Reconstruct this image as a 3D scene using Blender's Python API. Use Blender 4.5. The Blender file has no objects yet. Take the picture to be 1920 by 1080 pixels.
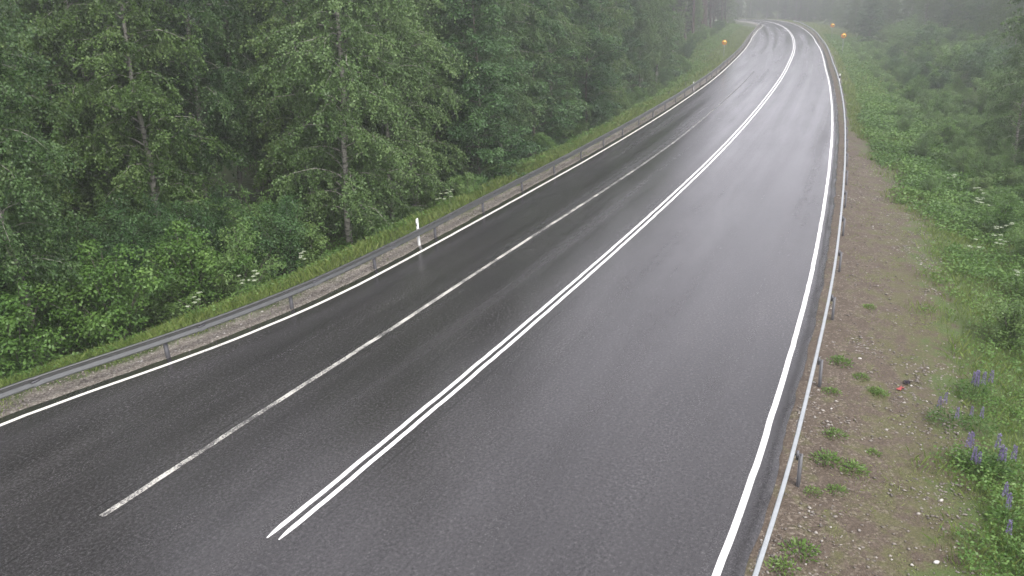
import bpy, math, random
import numpy as np
from mathutils import Matrix, Vector

# ------------------------------------------------------------------ scene, camera, sky, sun, exposure
sc = bpy.context.scene
COL = sc.collection
rad = math.radians
F_PX, PITCH, ROLL, CAM_H = 1450.0, rad(20.3), rad(-3.0), 8.4
cam_d = bpy.data.cameras.new("Camera")
cam = bpy.data.objects.new("Camera", cam_d); COL.objects.link(cam)
cam_d.sensor_width = 36.0
cam_d.lens = F_PX / 1920.0 * 36.0
cam_d.clip_start, cam_d.clip_end = 0.1, 3000
cam.matrix_world = Matrix.Translation((0, 0, CAM_H)) @ Matrix.Rotation(math.pi / 2 - PITCH, 4, 'X') @ Matrix.Rotation(ROLL, 4, 'Z')
sc.camera = cam

SUN_EL, SUN_ROT = rad(50), rad(150)
world = bpy.data.worlds.new("World"); sc.world = world; world.use_nodes = True
nt = world.node_tree; nt.nodes.clear()
sky = nt.nodes.new('ShaderNodeTexSky'); sky.sky_type = 'NISHITA'; sky.sun_disc = False
sky.sun_elevation, sky.sun_rotation = SUN_EL, SUN_ROT
sky.air_density, sky.dust_density, sky.ozone_density = 1.0, 4.0, 1.0
hsv = nt.nodes.new('ShaderNodeHueSaturation'); hsv.inputs['Saturation'].default_value = 0.16
tint = nt.nodes.new('ShaderNodeMix'); tint.data_type = 'RGBA'; tint.blend_type = 'MIX'
tint.inputs[0].default_value = 0.65
tint.inputs[7].default_value = (8.2, 8.0, 8.9, 1)          # even cloud cover over the sky's own gradient
bg = nt.nodes.new('ShaderNodeBackground'); bg.inputs['Strength'].default_value = 0.095
wo = nt.nodes.new('ShaderNodeOutputWorld')
nt.links.new(sky.outputs[0], hsv.inputs['Color']); nt.links.new(hsv.outputs[0], tint.inputs[6])
nt.links.new(tint.outputs[2], bg.inputs['Color']); nt.links.new(bg.outputs[0], wo.inputs['Surface'])

sun_d = bpy.data.lights.new("Sun", 'SUN'); sun_d.energy = 1.3; sun_d.angle = rad(22); sun_d.color = (1, 0.97, 0.93)
sun = bpy.data.objects.new("Sun", sun_d); COL.objects.link(sun)
sun.rotation_euler = (math.pi / 2 - SUN_EL, 0, math.pi - SUN_ROT)

sc.view_settings.view_transform = 'Standard'; sc.view_settings.look = 'None'
sc.view_settings.exposure = 1.3; sc.view_settings.gamma = 1.0
sc.cycles.max_bounces = 6; sc.cycles.diffuse_bounces = 3; sc.cycles.glossy_bounces = 3
sc.cycles.transmission_bounces = 3; sc.cycles.volume_bounces = 1
sc.cycles.use_denoising = True
sc.cycles.denoising_input_passes = 'RGB_ALBEDO_NORMAL'; sc.cycles.denoising_prefilter = 'ACCURATE'

rng = np.random.default_rng(11)
PI = math.pi

# ------------------------------------------------------------------ helpers
def tag(o, label=None, cat=None, group=None, kind=None):
    if label: o['label'] = label
    if cat: o['category'] = cat
    if group: o['group'] = group
    if kind: o['kind'] = kind
    return o

def empty(name, loc=(0, 0, 0), rz=0.0, scale=1.0):
    o = bpy.data.objects.new(name, None); COL.objects.link(o)
    o.location = loc; o.rotation_euler = (0, 0, rz); o.scale = (scale,) * 3
    o.empty_display_size = 0.3
    return o

def np_mesh(name, V, faces_flat, sizes, attrs=None, uv=None, smooth=False):
    me = bpy.data.meshes.new(name)
    V = np.asarray(V, np.float32); sizes = np.asarray(sizes, np.int32)
    faces_flat = np.asarray(faces_flat, np.int32)
    me.vertices.add(len(V)); me.vertices.foreach_set('co', V.ravel())
    me.loops.add(len(faces_flat)); me.loops.foreach_set('vertex_index', faces_flat)
    st = np.r_[0, np.cumsum(sizes)[:-1]].astype(np.int32)
    me.polygons.add(len(sizes)); me.polygons.foreach_set('loop_start', st); me.polygons.foreach_set('loop_total', sizes)
    if smooth: me.polygons.foreach_set('use_smooth', np.ones(len(sizes), bool))
    for k, a in (attrs or {}).items():
        at = me.attributes.new(k, 'FLOAT', 'POINT'); at.data.foreach_set('value', np.asarray(a, np.float32))
    if uv is not None:
        l = me.uv_layers.new(name='UVMap'); l.data.foreach_set('uv', np.asarray(uv, np.float32)[faces_flat].ravel())
    me.update(calc_edges=True); me.validate()
    return me

def add_obj(name, me, mat, parent=None):
    if mat is not None and len(me.materials) == 0: me.materials.append(mat)
    o = bpy.data.objects.new(name, me); COL.objects.link(o)
    if parent is not None: o.parent = parent
    return o

def copy_tree(o, parent=None):
    c = o.copy(); COL.objects.link(c)
    if parent is not None: c.parent = parent
    for ch in o.children: copy_tree(ch, c)
    return c

class MB:
    """collects quads / tubes / boxes into one mesh"""
    def __init__(s): s.V = []; s.F = []; s.S = []; s.n = 0; s.A = []
    def add(s, V, F, S, a=0.0):
        V = np.asarray(V, float).reshape(-1, 3)
        s.V.append(V); s.F.append(np.asarray(F, int).ravel() + s.n); s.S.append(np.asarray(S, int)); s.n += len(V)
        s.A.append(np.full(len(V), a) if np.isscalar(a) else np.asarray(a))
    def tube(s, pts, radii, k=6, a=0.0, cap=True):
        pts = np.asarray(pts, float); m = len(pts)
        d = np.gradient(pts, axis=0); d /= np.linalg.norm(d, axis=1)[:, None] + 1e-9
        up = np.array([0.0, 0, 1]) if abs(d[0, 2]) < 0.9 else np.array([1.0, 0, 0])
        u = np.cross(d, up); u /= np.linalg.norm(u, axis=1)[:, None] + 1e-9
        w = np.cross(d, u)
        th = np.arange(k) / k * 2 * PI
        r = np.asarray(radii, float)
        V = pts[:, None, :] + r[:, None, None] * (np.cos(th)[None, :, None] * u[:, None, :] + np.sin(th)[None, :, None] * w[:, None, :])
        i = np.arange(m - 1)[:, None] * k; j = np.arange(k)[None, :]; j2 = (j + 1) % k
        F = np.stack([i + j, i + j2, i + k + j2, i + k + j], -1).reshape(-1)
        S = [4] * ((m - 1) * k)
        F = list(F)
        if cap and r[-1] > 1e-3: F += list((m - 1) * k + np.arange(k)); S.append(k)
        s.add(V, F, S, a)
    def box(s, c, size, R=None, a=0.0):
        x = np.array([[-1, -1, -1], [1, -1, -1], [1, 1, -1], [-1, 1, -1], [-1, -1, 1], [1, -1, 1], [1, 1, 1], [-1, 1, 1]]) * np.asarray(size) / 2
        if R is not None: x = x @ np.asarray(R).T
        s.add(x + np.asarray(c), [0, 3, 2, 1, 4, 5, 6, 7, 0, 1, 5, 4, 1, 2, 6, 5, 2, 3, 7, 6, 3, 0, 4, 7], [4] * 6, a)
    def mesh(s, name, smooth=False):
        return np_mesh(name, np.concatenate(s.V), np.concatenate(s.F), np.concatenate(s.S), {'tone': np.concatenate(s.A)}, smooth=smooth)

def sm(a, b, x):
    t = np.clip((np.asarray(x, float) - a) / (b - a), 0, 1); return t * t * (3 - 2 * t)

def vnoise(x, y, seed=0):
    """cheap smooth 2-D value noise in [-1, 1]"""
    x = np.asarray(x, float); y = np.asarray(y, float)
    xi = np.floor(x).astype(np.int64); yi = np.floor(y).astype(np.int64); fx = x - xi; fy = y - yi
    fx = fx * fx * (3 - 2 * fx); fy = fy * fy * (3 - 2 * fy)
    def h(a, b):
        v = (a * 374761393 + b * 668265263 + seed * 982451653) & 0xffffffff
        v = ((v ^ (v >> 13)) * 1274126177) & 0xffffffff
        return ((v ^ (v >> 16)) & 0xffff) / 32767.5 - 1
    return (h(xi, yi) * (1 - fx) + h(xi + 1, yi) * fx) * (1 - fy) + (h(xi, yi + 1) * (1 - fx) + h(xi + 1, yi + 1) * fx) * fy

# where a point seen in the survey photograph lies on a level plane
def gp(px, py, z=0.0):
    x = (px - 960) / F_PX; y = -(py - 540) / F_PX
    c, s = math.cos(ROLL), math.sin(ROLL); x, y = c * x - s * y, s * x + c * y
    dy = math.cos(PITCH) + y * math.sin(PITCH); dz = -math.sin(PITCH) + y * math.cos(PITCH)
    t = -(CAM_H - z) / dz
    return np.array([x * t, dy * t])

# ------------------------------------------------------------------ materials
class NT:
    def __init__(s, name):
        s.m = bpy.data.materials.new(name); s.m.use_nodes = True; s.t = s.m.node_tree
        s.b = s.t.nodes['Principled BSDF']; s.o = s.t.nodes['Material Output']
    def n(s, typ, **kw):
        x = s.t.nodes.new('ShaderNode' + typ)
        for k, v in kw.items():
            if k.startswith('i_'): x.inputs[k[2:].replace('_', ' ')].default_value = v
            else: setattr(x, k, v)
        return x
    def l(s, a, b): s.t.links.new(a, b)
    def noise(s, scale, detail=4, rough=0.55, vec=None):
        x = s.n('TexNoise'); x.inputs['Scale'].default_value = scale; x.inputs['Detail'].default_value = detail
        x.inputs['Roughness'].default_value = rough
        if vec is not None: s.l(vec, x.inputs['Vector'])
        return x.outputs['Fac']
    def ramp(s, fac, stops):
        x = s.n('ValToRGB'); e = x.color_ramp.elements
        while len(e) < len(stops): e.new(0.5)
        for i, (p, c) in enumerate(stops):
            e[i].position = p; e[i].color = (c, c, c, 1) if np.isscalar(c) else (*c, 1)
        s.l(fac, x.inputs[0]); return x.outputs[0]
    def mix(s, fac, a, b, blend='MIX'):
        x = s.n('Mix', data_type='RGBA', blend_type=blend)
        for v, i in ((fac, 0), (a, 6), (b, 7)):
            if hasattr(v, 'links'): s.l(v, x.inputs[i])
            elif i == 0: x.inputs[0].default_value = v
            else: x.inputs[i].default_value = (*v, 1)
        return x.outputs[2]
    def math(s, op, a, b=0.0, clamp=False):
        x = s.n('Math', operation=op, use_clamp=clamp)
        for v, i in ((a, 0), (b, 1)):
            if hasattr(v, 'links'): s.l(v, x.inputs[i])
            else: x.inputs[i].default_value = v
        return x.outputs[0]
    def mapr(s, v, a, b, c=0.0, d=1.0):
        x = s.n('MapRange'); s.l(v, x.inputs[0])
        for i, q in enumerate((a, b, c, d)): x.inputs[i + 1].default_value = q
        return x.outputs[0]
    def attr(s, name): return s.n('Attribute', attribute_name=name).outputs['Fac']
    def pos(s): return s.n('TexCoord').outputs['Object']
    def uvm(s, scale):
        tc = s.n('TexCoord'); mp = s.n('Mapping'); mp.inputs['Scale'].default_value = scale
        s.l(tc.outputs['UV'], mp.inputs[0]); return mp.outputs[0]
    def bump(s, h, strength=0.3, dist=0.02):
        x = s.n('Bump'); x.inputs['Strength'].default_value = strength; x.inputs['Distance'].default_value = dist
        s.l(h, x.inputs['Height']); s.l(x.outputs[0], s.b.inputs['Normal']); return x
    def base(s, c):
        if hasattr(c, 'links'): s.l(c, s.b.inputs['Base Color'])
        else: s.b.inputs['Base Color'].default_value = (*c, 1)
    def set(s, rough=None, metal=None, spec=None):
        for k, v in (('Roughness', rough), ('Metallic', metal), ('Specular IOR Level', spec)):
            if v is None: continue
            if hasattr(v, 'links'): s.l(v, s.b.inputs[k])
            else: s.b.inputs[k].default_value = v
        return s.m

def leaf_mat(name, dark, mid, light, trans=0.28, rough=0.45, spec=0.35):
    s = NT(name)
    tone = s.attr('tone')
    oi = s.n('ObjectInfo').outputs['Random']
    t2 = s.math('ADD', tone, s.mapr(oi, 0, 1, -0.17, 0.17), clamp=True)
    c = s.ramp(t2, [(0.0, dark), (0.5, mid), (1.0, light)])
    s.base(c); s.set(rough, 0, spec)
    tr = s.n('BsdfTranslucent'); s.l(s.mix(0.5, c, light), tr.inputs['Color'])
    mx = s.n('MixShader'); mx.inputs[0].default_value = trans
    s.l(s.b.outputs[0], mx.inputs[1]); s.l(tr.outputs[0], mx.inputs[2]); s.l(mx.outputs[0], s.o.inputs['Surface'])
    return s.m

M = {}
M['birch_leaf'] = leaf_mat('birch_leaf', (.036, .076, .020), (.098, .172, .052), (.165, .245, .088))
M['alder_leaf'] = leaf_mat('alder_leaf', (.020, .054, .018), (.056, .124, .038), (.105, .190, .064))
M['shrub_leaf'] = leaf_mat('shrub_leaf', (.032, .080, .016), (.092, .185, .036), (.165, .275, .066))
M['spruce_leaf'] = leaf_mat('spruce_leaf', (.012, .028, .014), (.022, .046, .022), (.036, .066, .030), trans=.08, rough=.6)
M['grass_blade'] = leaf_mat('grass_blade', (.068, .110, .026), (.145, .215, .050), (.240, .275, .090), trans=.25)
M['herb_leaf'] = leaf_mat('herb_leaf', (.038, .092, .020), (.100, .195, .042), (.175, .275, .072), trans=.25)
M['weed_leaf'] = leaf_mat('weed_leaf', (.060, .120, .026), (.115, .200, .044), (.180, .260, .070), trans=.25)

M['willow_leaf'] = leaf_mat('willow_leaf', (.046, .094, .024), (.112, .205, .052), (.185, .280, .090))
M['yellow_leaf'] = leaf_mat('yellow_leaf', (.040, .080, .018), (.102, .178, .046), (.175, .255, .080))
M['dusky_leaf'] = leaf_mat('dusky_leaf', (.026, .062, .020), (.076, .142, .044), (.135, .205, .072))
def bark_mat(name, base, dark, scale, zs, thr):
    s = NT(name); tc = s.pos(); mp = s.n('Mapping'); mp.inputs['Scale'].default_value = (scale, scale, zs); s.l(tc, mp.inputs[0])
    nz = s.noise(1.0, 5, .6, mp.outputs[0]); c = s.ramp(nz, [(thr - .06, dark), (thr + .05, base), (1.0, tuple(min(1, v * 1.15) for v in base))])
    big = s.noise(0.7, 3, .5, tc)
    s.base(s.mix(s.mapr(big, .35, .75, 0, .5), c, tuple(v * .55 for v in base)))
    s.bump(nz, .4, .02); return s.set(.85, 0, .2)
M['birch_bark'] = bark_mat('birch_bark', (.30, .29, .25), (.05, .046, .04), 3.0, 9.0, .45)
M['grey_bark'] = bark_mat('grey_bark', (.16, .145, .12), (.05, .045, .04), 8.0, 2.0, .45)
M['spruce_bark'] = bark_mat('spruce_bark', (.115, .09, .075), (.035, .03, .028), 9.0, 2.5, .48)
M['dead_wood'] = bark_mat('dead_wood', (.30, .26, .21), (.12, .10, .08), 9.0, 3.0, .40)

# wet asphalt: u = along the road, v = across, in metres
def asphalt():
    s = NT('wet_asphalt')
    agg = s.noise(95, 3, .7, s.uvm((1, 1, 1)))
    agg2 = s.noise(30, 4, .65, s.uvm((1, 1, 1)))
    streak = s.noise(1.0, 4, .5, s.uvm((.016, 1.1, 1)))
    ripple = s.noise(1.0, 6, .7, s.uvm((2.2, 3.2, 1)))
    blot = s.noise(.22, 4, .6, s.uvm((1, 1, 1)))
    c = s.ramp(agg, [(.30, (.018, .0172, .0175)), (.52, (.036, .034, .0345)), (.64, (.066, .063, .063)), (.76, (.20, .195, .19))])
    grain = s.noise(15, 4, .85, s.uvm((1, 1, 1)))
    c = s.mix(1.0, c, s.ramp(grain, [(.30, .25), (.48, .80), (.59, 1.5), (.67, 3.4)]), 'MULTIPLY')
    wv = s.n('TexNoise'); wv.inputs['Scale'].default_value = 1.0; wv.inputs['Detail'].default_value = 7; wv.inputs['Roughness'].default_value = .68; wv.inputs['Distortion'].default_value = .8
    s.l(s.uvm((.045, .75, 1)), wv.inputs['Vector']); wisp = wv.outputs['Fac']
    c = s.mix(s.mapr(wisp, .40, .70, 0, .55), c, s.mix(.5, c, (.012, .012, .0125)))
    c = s.mix(s.mapr(streak, .35, .7, .0, .35), c, (.052, .049, .049), 'MIX')
    sep = s.n('SeparateXYZ'); s.l(s.n('TexCoord').outputs['UV'], sep.inputs[0]); vv = sep.outputs[1]
    wob = s.mapr(s.noise(1.0, 3, .5, s.uvm((.05, .3, 1))), .3, .7, -.25, .25)
    trk = s.math('COSINE', s.math('MULTIPLY', s.math('SUBTRACT', s.math('ADD', vv, wob), .875), 2 * PI / 1.75))
    trk = s.math('MULTIPLY', trk, s.mapr(s.noise(1.0, 4, .6, s.uvm((.03, .6, 1))), .3, .62, 0, 1))
    sea = s.math('MINIMUM', s.math('ABSOLUTE', s.math('SUBTRACT', s.math('ADD', vv, s.math('MULTIPLY', wob, .12)), -3.72)), s.math('ABSOLUTE', s.math('SUBTRACT', s.math('ADD', vv, s.math('MULTIPLY', wob, .15)), .42)))
    seam = s.math('MULTIPLY', s.math('LESS_THAN', sea, .022), s.mapr(s.noise(1.0, 4, .7, s.uvm((.5, .8, 1))), .42, .55, 0, 1))
    c = s.mix(1.0, c, s.ramp(s.noise(1.0, 6, .65, s.uvm((.10, .55, 1))), [(.32, .80), (.5, 1.0), (.68, 1.25)]), 'MULTIPLY')
    c = s.mix(s.math('MULTIPLY', seam, .75), c, (.012, .0115, .012))
    c = s.mix(s.mapr(blot, .4, .7, 0, .5), c, s.mix(.5, c, (.02, .02, .021)))
    s.base(c)
    r = s.math('ADD', s.mapr(streak, .3, .7, .11, .25), s.mapr(ripple, .35, .7, -.015, .03))
    r = s.math('ADD', r, s.mapr(agg2, .3, .7, -.03, .06), clamp=True)
    r = s.math('ADD', s.math('ADD', r, s.math('MULTIPLY', trk, -.055)), s.mapr(wisp, .36, .66, .035, -.025))
    pat = s.noise(1.0, 6, .65, s.uvm((.10, .55, 1)))
    r = s.math('ADD', r, s.mapr(pat, .36, .64, .030, -.030))
    r = s.math('MAXIMUM', s.math('MINIMUM', r, .45), .07)
    h = s.math('ADD', s.math('MULTIPLY', agg, .5), s.math('ADD', s.math('MULTIPLY', agg2, .6), s.math('MULTIPLY', ripple, 1.6)))
    s.bump(h, .30, .007)
    s.b.inputs['IOR'].default_value = 1.50
    return s.set(r, 0, .55)
M['asphalt'] = asphalt()

def paint(name, col, wear, fade=False):
    s = NT(name)
    w = s.noise(20, 4, .85, s.uvm((1, 1, 1))); w2 = s.noise(1.3, 3, .6, s.uvm((1, 1, 1)))
    f = s.math('ADD', w, s.mapr(w2, .3, .7, -.12, .12))
    if fade:
        sep = s.n('SeparateXYZ'); s.l(s.n('TexCoord').outputs['UV'], sep.inputs[0]); f = s.math('ADD', f, s.mapr(sep.outputs[0], 12, 85, 0, -.17))
    c = s.mix(s.ramp(f, [(wear - .05, 0.0), (wear + .05, 1.0)]), (.055, .053, .052), col)
    s.base(c); s.bump(w, .3, .006); return s.set(.38, 0, .5)
M['paint_fresh'] = paint('paint_fresh', (.84, .83, .80), .345)
M['paint_edge'] = paint('paint_edge', (.78, .76, .69), .36)
M['paint_worn'] = paint('paint_worn', (.56, .545, .49), .495, True)

def ground():
    s = NT('ground_soil')
    p = s.pos(); dl, dr = s.attr('dl'), s.attr('dr')
    fine = s.noise(34, 5, .7, p); mid = s.noise(2.2, 5, .62, p); big = s.noise(.5, 4, .55, p)
    vor = s.n('TexVoronoi'); vor.inputs['Scale'].default_value = 26; s.l(p, vor.inputs['Vector'])
    vcol = s.n('SeparateColor'); s.l(vor.outputs['Color'], vcol.inputs[0])
    gr = s.ramp(fine, [(.28, (.052, .041, .033)), (.5, (.112, .090, .071)), (.68, (.180, .150, .122)), (.8, (.33, .30, .26))])
    stones = s.ramp(vcol.outputs[0], [(0, (.070, .057, .047)), (.55, (.145, .120, .098)), (.85, (.25, .215, .185)), (1, (.48, .45, .40))])
    gr = s.mix(s.mapr(mid, .36, .62, .05, .75), gr, stones)
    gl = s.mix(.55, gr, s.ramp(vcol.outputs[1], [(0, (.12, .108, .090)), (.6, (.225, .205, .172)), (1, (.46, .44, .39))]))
    moss = s.ramp(fine, [(.3, (.050, .050, .020)), (.6, (.105, .105, .042)), (.8, (.16, .15, .075))])
    earth = s.ramp(fine, [(.3, (.042, .062, .018)), (.7, (.095, .135, .038))])
    gr = s.mix(1.0, gr, (.72, .675, .61), 'MULTIPLY')
    gr_r = s.mix(s.mapr(s.math('ADD', mid, s.mapr(dr, 1.0, 3.4, -.10, .12)), .44, .60, 0, .8), gr, moss)
    edge = s.math('ADD', s.mapr(mid, .3, .7, -.9, .9), s.mapr(big, .3, .7, -.5, .5))
    fr = s.mapr(s.math('ADD', s.attr('dv'), edge), 3.0, 4.0)
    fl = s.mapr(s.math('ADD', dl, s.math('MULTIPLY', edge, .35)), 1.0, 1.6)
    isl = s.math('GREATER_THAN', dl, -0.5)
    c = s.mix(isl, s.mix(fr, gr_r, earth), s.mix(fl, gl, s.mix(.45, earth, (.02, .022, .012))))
    s.base(c)
    h = s.math('ADD', fine, s.math('MULTIPLY', vor.outputs['Distance'], -.8))
    s.bump(h, .55, .03)
    return s.set(.75, 0, .3)
M['ground'] = ground()

def stone_mat():
    s = NT('stone'); t = s.attr('tone'); f = s.noise(20, 4, .6, s.pos())
    c = s.ramp(t, [(0, (.10, .088, .075)), (.4, (.20, .176, .15)), (.7, (.31, .28, .245)), (.9, (.45, .42, .38)), (1, (.66, .64, .60))])
    s.base(s.mix(s.mapr(f, .3, .7, 0, .4), c, (.10, .085, .075))); return s.set(.55, 0, .4)
M['stone'] = stone_mat()

def steel(name, c, metal, r0, r1):
    s = NT(name); p = s.pos(); f = s.noise(6, 5, .65, p); g = s.noise(.8, 3, .5, p)
    s.base(s.mix(s.mapr(f, .35, .7, 0, .35), c, tuple(v * .55 for v in c)))
    s.bump(f, .12, .004)
    return s.set(s.mapr(g, .3, .7, r0, r1), metal, .5)
M['beam'] = steel('galvanised_beam', (.19, .195, .19), .85, .30, .42)
M['post'] = steel('galvanised_post', (.15, .15, .16), .4, .5, .7)
def plain(name, c, rough=.5, metal=0.0, var=.3):
    s = NT(name); f = s.noise(14, 4, .6, s.pos())
    s.base(s.mix(s.mapr(f, .35, .7, 0, var), c, tuple(v * .6 for v in c))); return s.set(rough, metal, .4)
M['white_plastic'] = plain('white_plastic', (.72, .72, .69), .45, 0, .35)
M['reflector'] = plain('reflector', (.30, .31, .32), .25, 0, .1)
M['sign_yellow'] = plain('sign_yellow', (.80, .56, .07), .4, 0, .1)
M['sign_red'] = plain('sign_red', (.62, .05, .03), .4, 0, .1)
M['sign_black'] = plain('sign_black', (.02, .02, .02), .4, 0, .1)
M['sign_back'] = plain('sign_back', (.25, .26, .27), .5, .4, .2)
M['stem'] = plain('stem_green', (.06, .11, .03), .6)
M['lupin_bloom'] = plain('lupin_bloom', (.19, .155, .29), .6, 0, .35)
M['umbel'] = plain('white_umbel', (.46, .51, .36), .6, 0, .3)
M['red_litter'] = plain('red_litter', (.38, .075, .07), .45, 0, .6)
M['dark_litter'] = plain('dark_litter', (.03, .02, .03), .5, 0, .4)

# ------------------------------------------------------------------ the road's line
Cpx = [(512,1010),(640,910),(800,775),(920,680),(1060,550),(1190,435),(1290,345),(1370,265),(1430,195),(1470,140),(1490,95)]
Cg = [gp(*p) for p in Cpx] + [np.array(p) for p in ((52.2,143.2),(59.9,167.5),(67.2,193.0),(71.8,214.5),(73.6,227.0),(73.6,238.0))]
d0 = np.array([.485, .875])
pre = [Cg[0] - d0 * k for k in (80, 60, 40, 25, 12, 5)]
post = []; pt = Cg[-1].copy(); hd = PI / 2 + .06
for k in range(60):
    hd += .062 if hd < PI * .98 else 0.0
    pt = pt + 2.5 * np.array([math.cos(hd), math.sin(hd)]); post.append(pt.copy())
K = np.array(pre + Cg + post)
def resample(P, step):
    d = np.r_[0, np.cumsum(np.hypot(*np.diff(P, axis=0).T))]; t = np.arange(0, d[-1], step)
    return np.c_[np.interp(t, d, P[:, 0]), np.interp(t, d, P[:, 1])]
cl = resample(K, .5)
for _ in range(3):
    w = 15; pad = np.r_[2 * cl[0] - cl[w:0:-1], cl, 2 * cl[-1] - cl[-2:-w - 2:-1]]
    ker = np.ones(2 * w + 1) / (2 * w + 1)
    cl = np.c_[np.convolve(pad[:, 0], ker, 'valid'), np.convolve(pad[:, 1], ker, 'valid')]
cl = resample(cl, .5)
CT = np.gradient(cl, axis=0); CT /= np.linalg.norm(CT, axis=1)[:, None]
CN = np.c_[CT[:, 1], -CT[:, 0]]                                   # to the right
i0 = int(np.argmin(np.hypot(*(cl - Cg[0]).T))); CS = (np.arange(len(cl)) - i0) * .5
S_MIN, S_MAX = CS[0] + 1, CS[-1] - 1
def st(P):
    P = np.atleast_2d(P); out = []
    for k in range(0, len(P), 2000):
        Q = P[k:k + 2000]; D = (Q[:, None, 0] - cl[None, :, 0]) ** 2 + (Q[:, None, 1] - cl[None, :, 1]) ** 2
        i = D.argmin(1); rel = Q - cl[i]
        out.append(np.c_[CS[i] + (rel * CT[i]).sum(1), (rel * CN[i]).sum(1)])
    return np.concatenate(out)
def xy(s, t):
    s = np.asarray(s, float); t = np.asarray(t, float)
    f = lambda A: np.interp(s, CS, A)
    return np.stack([f(cl[:, 0]) + t * f(CN[:, 0]), f(cl[:, 1]) + t * f(CN[:, 1])], -1)
def smooth_off(pts, tail):
    q = st(np.array(pts)); q[:, 1] = np.abs(q[:, 1]); q = q[q[:, 0].argsort()]
    q = np.r_[q, np.array(tail)]
    g = np.arange(S_MIN, S_MAX, 1.0); v = np.interp(g, q[:, 0], q[:, 1])
    ker = np.hanning(9); ker /= ker.sum(); v = np.convolve(np.pad(v, 4, 'edge'), ker, 'valid')
    return lambda s: np.interp(s, g, v)
Rpx = [(1342,1080),(1402,930),(1443,790),(1484,660),(1516,540),(1534,450),(1549,360),(1557,290),(1548,130),(1541,100),(1530,80)]
offR = smooth_off([gp(*p) for p in Rpx], [(150, 3.3), (400, 3.3)])
Lpx = [(0,790),(100,757),(200,724),(330,680),(480,622),(640,552),(800,466),(960,378),(1100,300),(1250,210),(1330,155),(1390,100),(1410,70),(1420,57),(1431,48)]
offL = smooth_off([gp(*p) for p in Lpx], [(240, 3.5), (400, 3.5)])
Dpx = [(190,970),(400,830),(600,702),(760,600),(880,520),(1000,442),(1100,378),(1200,312),(1270,262)]
offD = smooth_off([gp(*p) for p in Dpx], [(160, 3.4), (400, 3.4)])

def strip(name, s, cols, z, mat, uvs=True):
    """cols: list of t(s) arrays"""
    T = np.stack(cols, 1); n, m = T.shape
    S = np.repeat(s[:, None], m, 1); P = xy(S, T)
    Z = np.broadcast_to(z, T.shape)
    V = np.concatenate([P, Z[..., None]], -1).reshape(-1, 3)
    i = np.arange(n - 1)[:, None] * m; j = np.arange(m - 1)[None, :]
    F = np.stack([i + j, i + j + 1, i + m + j + 1, i + m + j], -1).reshape(-1)
    return add_obj(name, np_mesh(name, V, F, [4] * ((n - 1) * (m - 1)), uv=np.c_[S.ravel(), T.ravel()], smooth=True), mat)

# ------------------------------------------------------------------ ground, road, markings
def zg(s, dl, dr):
    """height of the ground: dl / dr = distance outside the left / right edge line (only one is positive)"""
    s = np.asarray(s, float)
    b = sm(70, 125, s)
    lo = -1.35 * sm(1.9, 6.5, dl); hi = 1.0 * sm(1.6, 7, dl) + .03 * np.clip(dl - 6, 0, 40)
    zl = -.02 - .05 * sm(.35, 1.4, dl) + lo * (1 - b) + hi * b
    zr = -.02 - .22 * sm(.4, 3.2, dr) - .55 * sm(3.0, 6.0, dr) + .16 * np.clip(dr - 7.5, 0, 30)
    return np.where(np.asarray(dl) > -.2, zl, np.where(np.asarray(dr) > -.2, zr, -.12))

sS = np.unique(np.r_[np.arange(S_MIN, -16, 4), np.arange(-16, 60, .4), np.arange(60, 140, 1.0), np.arange(140, S_MAX, 2.5)])
dls = np.array([90, 70, 55, 45, 36, 30, 25, 20, 16, 13, 11, 9, 7.5, 6.5, 5.6, 4.8, 4.2, 3.6, 3.1, 2.7, 2.3, 1.9, 1.6, 1.35, 1.15, .95, .8, .65, .5, .4, .3])
drs = np.r_[np.arange(.3, 4.6, .18), np.array([4.8, 5.2, 5.7, 6.3, 7, 8, 9, 10.5, 12.5, 15, 18, 22, 27, 34, 45, 60, 80, 110, 150, 200])]
Tl = -(offL(sS)[:, None] + dls[None, :]); Tr = offR(sS)[:, None] + drs[None, :]
Tm = -offL(sS)[:, None] * np.array([.96, .5, 0])[None, :]; Tm2 = offR(sS)[:, None] * np.array([.5, .96])[None, :]
T = np.concatenate([Tl, Tm, Tm2, Tr], 1); nT = T.shape[1]
DL = np.concatenate([np.repeat(dls[None], len(sS), 0), np.full((len(sS), 5 + len(drs)), -5.0)], 1)
DR = np.concatenate([np.full((len(sS), len(dls) + 5), -5.0), np.repeat(drs[None], len(sS), 0)], 1)
SS = np.repeat(sS[:, None], nT, 1); PP = xy(SS, T)
ZZ = zg(SS, DL, DR)
dout = np.maximum(DL, DR)
ZZ = ZZ + np.where(dout > .5, .022 * vnoise(PP[..., 0] * 2.3, PP[..., 1] * 2.3, 1) * sm(.5, 1.2, dout) + .10 * vnoise(PP[..., 0] * .45, PP[..., 1] * .45, 2) * sm(2, 6, dout), 0)
mid_ = (DL < -1) & (DR < -1); ZZ[mid_] = -.15
ii = np.arange(len(sS) - 1)[:, None] * nT; jj = np.arange(nT - 1)[None, :]
FF = np.stack([ii + jj, ii + jj + 1, ii + nT + jj + 1, ii + nT + jj], -1).reshape(-1)
g_me = np_mesh('ground', np.concatenate([PP, ZZ[..., None]], -1).reshape(-1, 3), FF, [4] * ((len(sS) - 1) * (nT - 1)),
               {'dl': DL.ravel(), 'dr': DR.ravel(), 'dv': (DR + 2.4 * sm(22, 50, SS)).ravel()}, smooth=True)
tag(add_obj('ground', g_me, M['ground']), kind='structure')
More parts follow.
